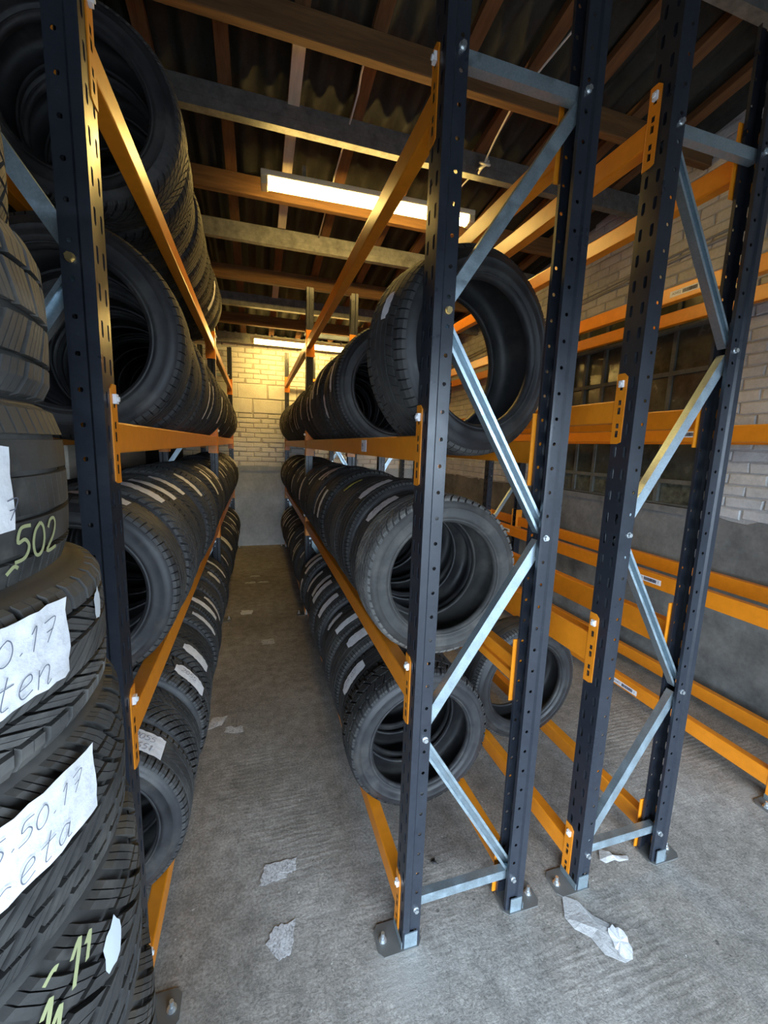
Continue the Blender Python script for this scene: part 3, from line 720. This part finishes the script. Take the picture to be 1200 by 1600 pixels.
def ribbon(strks, place, width, name, m, place2=None):
    """strokes -> thin ribbons; place(x,y) gives a 3D point"""
    mb = MB()
    for st in strks:
        P_ = []
        n_ = len(st)
        for k in range(n_-1):           # smooth curve through the stroke's points
            p0, p1, p2, p3 = st[max(k-1, 0)], st[k], st[k+1], st[min(k+2, n_-1)]
            for i in range(5):
                t = i/5; P_.append(tuple(0.5*(2*p1[c]+(p2[c]-p0[c])*t+(2*p0[c]-5*p1[c]+4*p2[c]-p3[c])*t*t+(3*p1[c]-p0[c]-3*p2[c]+p3[c])*t**3) for c in (0, 1)))
        P_.append(st[-1])
        vs = []
        for i, p in enumerate(P_):
            q0, q1 = P_[max(i-1, 0)], P_[min(i+1, len(P_)-1)]
            dx, dy = q1[0]-q0[0], q1[1]-q0[1]; l = math.hypot(dx, dy) or 1
            nx, ny = -dy/l*width/2, dx/l*width/2
            vs += [place(p[0]+nx, p[1]+ny), place(p[0]-nx, p[1]-ny)]
        mb.add(vs, [(2*i, 2*i+1, 2*i+3, 2*i+2) for i in range(len(P_)-1)])
    return mb.me(name, m)
def tread_place(lift=0.0040, flip=1):       # x around the tyre (metres), y across it, on the tread's outside
    def f(x, y):
        a = flip*x/R0; r = max(crown(y), R0-0.006)+lift; return (r*cos(a), y, r*sin(a))
    return f

ORD = ['first','second','third','fourth','fifth','sixth','seventh','eighth','ninth','tenth','eleventh','twelfth','thirteenth','fourteenth','fifteenth','sixteenth','seventeenth','eighteenth','nineteenth','twentieth',
       'twenty-first','twenty-second','twenty-third','twenty-fourth','twenty-fifth','twenty-sixth','twenty-seventh','twenty-eighth','twenty-ninth','thirtieth','thirty-first','thirty-second']
def tyre(loc, rot_y, tread, label, group, sc=1.0, wsc=1.0, tilt=(0, 0), cas=None, tags=()):
    o = obj('tyre', cas or CAS, None, loc, None, label, 'tyre', group)
    rot = Matrix.Rotation(tilt[1], 4, 'Z') @ Matrix.Rotation(tilt[0], 4, 'X') @ Matrix.Rotation(-rot_y, 4, 'Y')
    o.matrix_world = Matrix.Translation(loc) @ rot @ Matrix.Diagonal((sc, sc*wsc, sc, 1))
    t = obj('tread', tread, o)
    for me, ang in tags:       # ang: world angle from +x towards +z
        tg = obj('paper_tag', me, o, None, (0, -(ang-rot_y), 0), 'white paper tag stuck on the tread' if me is not TAGY else 'yellow paper tag stuck on the tread')
    return o
rs = random.Random(11)
def row(xc, zt, ys, y1, side, rackname, tier, angs, tag_p, group, special=None, half=0.183, sizes=(0.96, 1.03), limit=None):
    """tyres side by side along y; side -1: aisle is on the -x side"""
    y = ys; k = 0
    gap_posts = [4.03]
    while True:
        sp = (special or {}).get(k, {})
        sc = sp.get('sc', rs.uniform(*sizes)); wsc = sp.get('w', rs.uniform(0.90, 1.06))
        w = W0*sc*wsc
        if 'y' in sp: y = sp['y']
        for g in gap_posts:
            if y < g+0.055 and y+w > g-0.055: y = g+0.055
        if y+w > y1 or (limit and k >= limit): break
        R_ = R0*sc; zc = zt+sqrt(R_*R_-half*half)-0.002
        tread = sp.get('tread', rs.choice(TREADS)); cas = sp.get('cas')
        tags = sp.get('tags')
        if tags is None:
            tags = []
            if rs.random() < tag_p:
                for _ in range(1 if rs.random() < 0.8 else 2): tags.append((rs.choice(TAGS), radians(rs.uniform(*angs))))
            if len(tags) == 2: tags[1] = (tags[1][0], tags[0][1]+0.75*side*-1) if tags[0][1]+0.75 < radians(200) else tags[0]
            if len(tags) == 2 and tags[0] == tags[1]: tags = tags[:1]
        what = 'tagged black tyre' if tags else 'untagged black tyre'
        what = sp.get('what', what)
        tilt = sp.get('tilt', (rs.uniform(-0.012, 0.012), rs.uniform(-0.012, 0.012)))
        o = tyre((xc+sp.get('dx', rs.uniform(-0.006, 0.006)), y+w/2, zc+sp.get('dz', 0)), rs.uniform(0, 2*pi), tread, f'{what}, {ORD[k]} from the front on the {rackname} rack\'s {tier} tier', group, sc, wsc, tilt, cas, tags)
        if 'post' in sp: sp['post'](o)
        y += w+rs.uniform(0.001, 0.006); k += 1
GA = 'tyres in the rack right of the aisle'; GL_ = 'tyres in the rack left of the aisle'
T_ = TAGS
def ink_on(txts, size, ang_off=0.0, width=0.0022, m=INKL):
    def post(o):
        tg = [c for c in o.children if c.name.startswith('paper_tag')][0]
        st = []
        for t, x, y in txts: st += strokes(t, x, y, size)
        # text runs around the tyre; y across
        obj('handwriting', ribbon(st, lambda x, y: tread_place(0.0045)(-x, y), width, 'handwriting', m), tg, None, None, 'faint handwritten size')
    return post
# right rack (aisle on its -x side)
row(0.69, 0.150, 1.50, 6.95, -1, 'right', 'bottom', (128, 158), 0.88, GA, {
    0: dict(sc=1.035, w=0.95, tread=TREADS[4], what='grey chunky-tread tyre', tags=[], dx=-0.01, tilt=(0, 0.0)),
    1: dict(tread=TREADS[2], tags=[(TAGMED, radians(146))], post=ink_on([('25.05', -0.06, -0.012)], 0.028)), 2: dict(tags=[(TAGMED, radians(122))], tread=TREADS[3]), 3: dict(tags=[(T_[1], radians(122))], tread=TREADS[3]),
    4: dict(tags=[(T_[2], radians(140))]), 5: dict(tags=[(T_[3], radians(139))]), 6: dict(tags=[(T_[4], radians(138))])})
row(0.69, 0.950, 1.36, 6.95, -1, 'right', 'middle', (120, 168), 0.88, GA, {
    0: dict(sc=0.99, w=1.0, tread=TREAD_GREY, cas=CASG, what='dusty pale-grey winter tyre', tags=[], dx=-0.015, tilt=(0, 0)),
    1: dict(tread=TREADS[2], tags=[(TAGMED, radians(128))], post=ink_on([('205', -0.05, -0.010)], 0.026)), 2: dict(tread=TREADS[3], tags=[(TAGMED, radians(120))]), 3: dict(tags=[], tread=TREADS[3]),
    4: dict(tags=[(TAGY, radians(122))], what='tyre with a yellow paper tag'), 5: dict(tags=[(T_[9], radians(160))]), 6: dict(tags=[(T_[8], radians(158))]),
    7: dict(tags=[(T_[0], radians(120))]), 8: dict(tags=[(T_[1], radians(118))])})
row(0.69, 1.715, 1.225, 6.95, -1, 'right', 'top', (160, 195), 0.88, GA, {
    0: dict(sc=1.035, w=1.08, tread=TREADS[0], tags=[(TAGNAR, radians(160))], dx=-0.012, tilt=(0, 0.25)),
    1: dict(sc=1.02, y=2.08, tread=TREADS[3], tags=[(T_[2], radians(172))])})
# single tyre in the second rack
tyre((1.40, 1.87, 0.150+sqrt(0.33**2-0.183**2)), 0.4, TREADS[3], 'lone black tyre lying in the bottom tier of the nearly empty rack', GA, 1.05, 0.9, (0, 0.03))
# left rack (aisle on its +x side)
row(-0.55, 0.150, 1.37, 6.95, 1, 'left', 'bottom', (22, 50), 0.92, GL_, {
    0: dict(sc=0.985, w=1.0, tread=TREADS[2], tags=[(TAGBIG, radians(58))], tilt=(0, 0), post=ink_on([('9/2055', -0.075, -0.010), ('120651', -0.075, -0.052)], 0.026)),
    1: dict(tread=TREADS[1], tags=[]), 2: dict(tread=TREADS[4], tags=[(TAGMED, radians(38))], post=ink_on([('2055', -0.06, -0.010)], 0.028)), 3: dict(tags=[(TAGMED, radians(36))]), 4: dict(tags=[], tread=TREADS[1]),
    5: dict(tags=[(T_[0], radians(38))]), 6: dict(tags=[(T_[1], radians(44))])})
row(-0.55, 0.955, 1.42, 6.95, 1, 'left', 'middle', (25, 66), 0.9, GL_, {
    0: dict(sc=0.975, w=1.0, tread=TREADS[0], tags=[(TAGMED, radians(76))], tilt=(0, 0)), 1: dict(tread=TREADS[1], tags=[(TAGMED, radians(64))]), 2: dict(tread=TREADS[2], tags=[(T_[3], radians(64))]),
    3: dict(tags=[(TAGMED, radians(60))], tread=TREADS[1]), 4: dict(tags=[(TAGMED, radians(48))]), 5: dict(tags=[], tread=TREADS[2])})
row(-0.55, 1.717, 1.62, 6.95, 1, 'left', 'third', (-14, 20), 0.8, GL_, {
    0: dict(sc=1.11, w=1.0, tread=TREADS[0], tags=[], tilt=(0, 0), dx=-0.022), 1: dict(tags=[], tread=TREADS[0]), 2: dict(tags=[], tread=TREADS[3])})
row(-0.56, 2.510, 1.80, 3.95, 1, 'left', 'top', (-20, 10), 0.2, GL_, {
    0: dict(sc=1.04, tread=TREADS[1], tags=[], tilt=(0, 0)), 1: dict(tread=TREADS[1]), 2: dict(tread=TREADS[2])})
# ------------------------------------------------------------------ stack of flat tyres by the camera
ZB = [2.105, 1.915, 1.720, 1.512, 1.333, 1.121, 0.850, 0.635, 0.420, 0.210, 0.0]
CX = [-0.595, -0.565, -0.557, -0.522, -0.508, -0.498, -0.488, -0.482, -0.485, -0.49, -0.49]
SPEC = [('topmost', 3), ('second', 2), ('third', 0), ('fourth', 1), ('fifth', 3), ('sixth', 5), ('seventh', 3), ('eighth', 4), ('ninth', 1), ('bottom', 3)]
EXTRA = {2: 'yellow crayon marks', 3: 'a sheet reading 50.17', 4: 'a sheet reading 55.50.17'}
stack = []
for i in range(10):
    zt, zb = ZB[i], ZB[i+1]; w = zt-zb
    nm, tk = SPEC[i]
    lab = f'{nm} tyre of the leaning stack beside the camera' if i not in EXTRA else f'{nm} tyre down the leaning stack, with {EXTRA[i]}'
    if i in (1,5,6,7,8): lab = f'{nm} tyre from the top of the leaning stack of flat tyres'
    loc = Vector((CX[i], 0.59, (zt+zb)/2))
    o = obj('tyre', CASG, None, None, None, lab, 'tyre', 'tyres stacked flat at the front left')
    tl = rs.uniform(-0.012, 0.012)
    o.matrix_world = Matrix.Translation(loc) @ Matrix.Rotation(tl, 4, 'Y') @ Matrix.Rotation(pi/2, 4, 'X') @ Matrix.Diagonal((1.016, w/W0*1.10, 1.016, 1))
    # local y -> world z ; local x stays x ; local z -> -y world ... angle a (x->z local) maps to -a in world x->y
    obj('tread', TREADS_WORN[tk], o, None, (0, rs.uniform(0, 6), 0))
    stack.append(o)
def stack_sheet(i, a0, a1, z0, z1, lines, ragged=0.06, size=0.03, ink=PEN, seed=1, skew=0.0):
    """sheet on a stacked tyre between world angles a0..a1 (deg from +x) and heights z0..z1"""
    o = stack[i]; inv = o.matrix_world.inverted(); c = o.matrix_world.translation; r_ = random.Random(seed)
    Ro = R0*1.016+0.0035
    NC, NR = 16, 6; vs = []; fs = []
    for ii in range(NC+1):
        for jj in range(NR+1):
            u, v_ = ii/NC, jj/NR
            a = radians(a0+(a1-a0)*u); z = z0+(z1-z0)*v_+skew*(u-0.5)
            if jj in (0, NR): z += r_.uniform(-1, 1)*0.0015
            rr_ = Ro+r_.uniform(0, 0.0025)+0.002*sin(9*u+5*v_)**2
            vs.append(inv @ Vector((c.x+rr_*cos(a), c.y+rr_*sin(a), z)))
    for ii in range(NC):
        for jj in range(NR): b_ = ii*(NR+1)+jj; fs.append((b_, b_+NR+1, b_+NR+2, b_+1))
    me = mesh('paper_sheet', vs, fs, True); me.materials.append(PAPER)
    sh = obj('paper_sheet', me, o, None, None, 'white paper sheet with handwriting')
    def place(x, y):   # x: metres to the right along the sheet, y: height above z0
        u = x/(radians(abs(a1-a0))*Ro); a = radians(a0)+x/Ro; z = z0+y+skew*(u-0.5)
        return inv @ Vector((c.x+(Ro+0.006)*cos(a), c.y+(Ro+0.006)*sin(a), z))
    st = []
    for t, x, y, s_ in lines: st += strokes(t, x, y, s_)
    obj('handwriting', ribbon(st, place, 0.0012, 'handwriting', ink), sh)
    return sh
stack_sheet(2, -46, -12.4, 1.582, 1.668, [('7', 0.172, 0.010, 0.022)], seed=3)
stack_sheet(3, -46, -11.8, 1.415, 1.502, [('50.17', 0.087, 0.050, 0.024), ('-ten', 0.078, 0.008, 0.028)], seed=4, skew=0.004)
stack_sheet(4, -52, -11.6, 1.236, 1.320, [('55.50.17', 0.084, 0.052, 0.0215), ('-eta', 0.102, 0.010, 0.027)], seed=5, skew=0.004)
def chalk(i, lines, a0, z0, name='crayon_mark', m=CHALK, width=0.004):
    o = stack[i]; inv = o.matrix_world.inverted(); c = o.matrix_world.translation; Ro = R0*1.016
    def place(x, y):
        a = radians(a0)+x/Ro; return inv @ Vector((c.x+(Ro+0.0015)*cos(a), c.y+(Ro+0.0015)*sin(a), z0+y))
    st = []
    for t, x, y, s_ in lines: st += strokes(t, x, y, s_)
    obj(name, ribbon(st, place, width, name, m), o, None, None, 'yellow crayon mark on the tread')
chalk(2, [('502', 0.0, 0.0, 0.036), ('-', -0.012, -0.018, 0.03)], -13.0, 1.545)
chalk(5, [('1', 0.0, 0.0, 0.045), ('1', 0.012, -0.018, 0.04), ('1', 0.035, 0.02, 0.05), ('-', 0.02, 0.06, 0.03), ('1', 0.062, 0.03, 0.03)], -33, 1.045, width=0.006)
# white paint dab on the eighth
def dab(i, a0, a1, z0, z1):
    o = stack[i]; inv = o.matrix_world.inverted(); c = o.matrix_world.translation; Ro = R0*1.016+0.001
    n = 14; vs = [inv @ Vector((c.x+Ro*cos(radians((a0+a1)/2)), c.y+Ro*sin(radians((a0+a1)/2)), (z0+z1)/2))]; r_ = random.Random(9)
    for k in range(n):
        t = 2*pi*k/n; q = r_.uniform(0.8, 1.1); a = radians((a0+a1)/2+(a1-a0)/2*cos(t)*q); vs.append(inv @ Vector((c.x+Ro*cos(a), c.y+Ro*sin(a), (z0+z1)/2+(z1-z0)/2*sin(t)*q)))
    me = mesh('paint_dab', vs, [(0, 1+k, 1+(k+1) % n) for k in range(n)]); me.materials.append(SPRAY)
    obj('paint_dab', me, o, None, None, 'white paint dab on the tread')
dab(5, -15.5, -8, 0.995, 1.07); dab(3, 1.5, 6.5, 1.44, 1.485)

# ------------------------------------------------------------------ litter on the floor
def scrap(name, cx, cy, outline, label, m, seed, h_=0.006, rot=0.0, cat='paper scrap'):
    r = random.Random(seed); n = len(outline); vs = [(0, 0, h_)]
    for ring, q in ((0.5, 1.0), (1.0, 0.4)):
        for x, y in outline: vs.append((x*ring, y*ring, max(0.0015, h_*q*r.uniform(0.4, 1.0))))
    fs = [(0, 1+i, 1+(i+1) % n) for i in range(n)]+[(1+i, 1+n+i, 1+n+(i+1) % n, 1+(i+1) % n) for i in range(n)]
    me = mesh(name, vs, fs, False); me.materials.append(m)
    o = obj(name, me, None, (cx, cy, 0.0005), (0, 0, rot), label, cat, 'paper scraps on the floor'); solid(o, 0.0008, 1); return o
def jag(pts, sub, amp, seed):
    r = random.Random(seed); out = []
    for (a, b_) in zip(pts, pts[1:]+pts[:1]):
        for i in range(sub): t = i/sub; out.append((a[0]+(b_[0]-a[0])*t+r.uniform(-amp, amp), a[1]+(b_[1]-a[1])*t+r.uniform(-amp, amp)))
    return out
scrap('paper_scrap', 0.063, 1.455, jag([(-0.068,-0.035),(0.03,-0.022),(0.075,0.0),(0.075,0.045),(-0.05,0.045)], 6, 0.005, 1), 'scuffed white label stuck on the floor mid-aisle, the upper of two', SCUFF, 1, 0.002)
scrap('paper_scrap', 0.062, 1.22, jag([(-0.015,-0.058),(0.03,-0.048),(0.055,0.05),(-0.02,0.045),(-0.05,0.0)], 6, 0.005, 2), 'torn white label scuffed into the floor, nearest one in the aisle', SCUFF, 2, 0.002)
DIRTYP = plaster('dirty_translucent_paper', (0.34,0.335,0.33), (0.50,0.495,0.49), 0.4, 4)
big_scrap = scrap('paper_scrap', 1.146, 0.947, [(0.046,-0.1),(0.069,-0.078),(0.081,-0.027),(0.057,0.006),(0.017,0.047),(0.001,0.101),(-0.042,0.135),(-0.087,0.067),(-0.079,0.028),(-0.042,-0.008),(-0.033,-0.064),(0.015,-0.102)], 'long torn strip of creased pale paper on the floor before the second rack', DIRTYP, 3, 0.008)
fl_ = jag([(0.046,-0.102),(0.072,-0.078),(0.083,-0.027),(0.057,0.000),(0.028,-0.015),(0.012,-0.060),(0.016,-0.098)], 3, 0.004, 31)
r_ = random.Random(6); vs_ = [(0.045, -0.05, 0.0105)]+[(x, y, r_.uniform(0.0065, 0.0105)) for x, y in fl_]
me = mesh('torn_flap', vs_, [(0, 1+i, 1+(i+1) % len(fl_)) for i in range(len(fl_))]); me.materials.append(PAPER)
obj('torn_flap', me, big_scrap, None, None, 'whiter folded end')
scrap('paper_scrap', 1.4187, 1.153, [(-0.047,-0.015),(-0.003,-0.013),(0.011,-0.024),(0.058,-0.027),(0.067,-0.011),(0.007,0.005),(-0.003,0.038),(-0.03,0.045),(-0.063,0.003)], 'small crumpled paper between the feet of the second rack', DIRTYP, 4, 0.012)
scrap('paper_scrap', 0.085, 3.48, jag([(-0.05,-0.05),(0.05,-0.05),(0.05,0.05),(-0.05,0.05)], 4, 0.006, 5), 'square paper label lying halfway down the aisle', SCUFF, 5, 0.002)
scrap('paper_scrap', -0.10, 4.17, jag([(-0.06,-0.05),(0.05,-0.055),(0.06,0.05),(-0.05,0.06)], 4, 0.008, 6), 'pale paper label lying far down the aisle', PAPER, 6, 0.004)
scrap('paper_scrap', -0.235, 2.47, jag([(-0.06,-0.05),(0.03,-0.03),(0.05,0.05),(-0.03,0.06)], 4, 0.008, 7), 'dirty paper scrap beside the bottom tyres of the left rack', SCUFF, 7, 0.004)
scrap('paper_scrap', -0.14, 2.38, jag([(-0.05,-0.02),(0.05,-0.03),(0.06,0.02),(-0.04,0.03)], 4, 0.012, 8), 'faint flattened paper remnant on the floor near the left rack', SCUFF, 8, 0.001)
for k, (x, y) in enumerate(((-0.02, 5.35), (0.08, 5.1), (-0.08, 5.1))):
    scrap('paper_scrap', x, y, jag([(-0.07,-0.03),(0.06,-0.03),(0.05,0.03),(-0.05,0.03)], 3, 0.012, 20+k), ['thin paper remnant deepest in the aisle near the far wall', 'small paper remnant deep in the aisle, on its right', 'small paper remnant deep in the aisle, on its left'][k], SCUFF, 30+k, 0.001)
RUBF = mat('dark_debris', (0.02,0.02,0.02), 0.8)
scrap('debris', 0.68, 1.33, jag([(-0.014,0.01),(0.012,0.02),(0.006,-0.004),(0.016,-0.012),(-0.004,-0.006)], 2, 0.002, 12), 'tiny dark bit of debris on the floor inside the right rack', RUBF, 12, 0.008, cat='debris')
# thin box making a pale patch on the left wall, glimpsed under the middle beam
mb = MB().box(0, 0.02, -0.9, 0.9, -0.13, 0.13)
bev(obj('pale_patch', mb.me('pale_patch', BOARD), None, (XL, 3.75, 1.56), None, 'pale board on the left wall, glimpsed under the left rack\'s beam', 'board'), 0.004, 1)
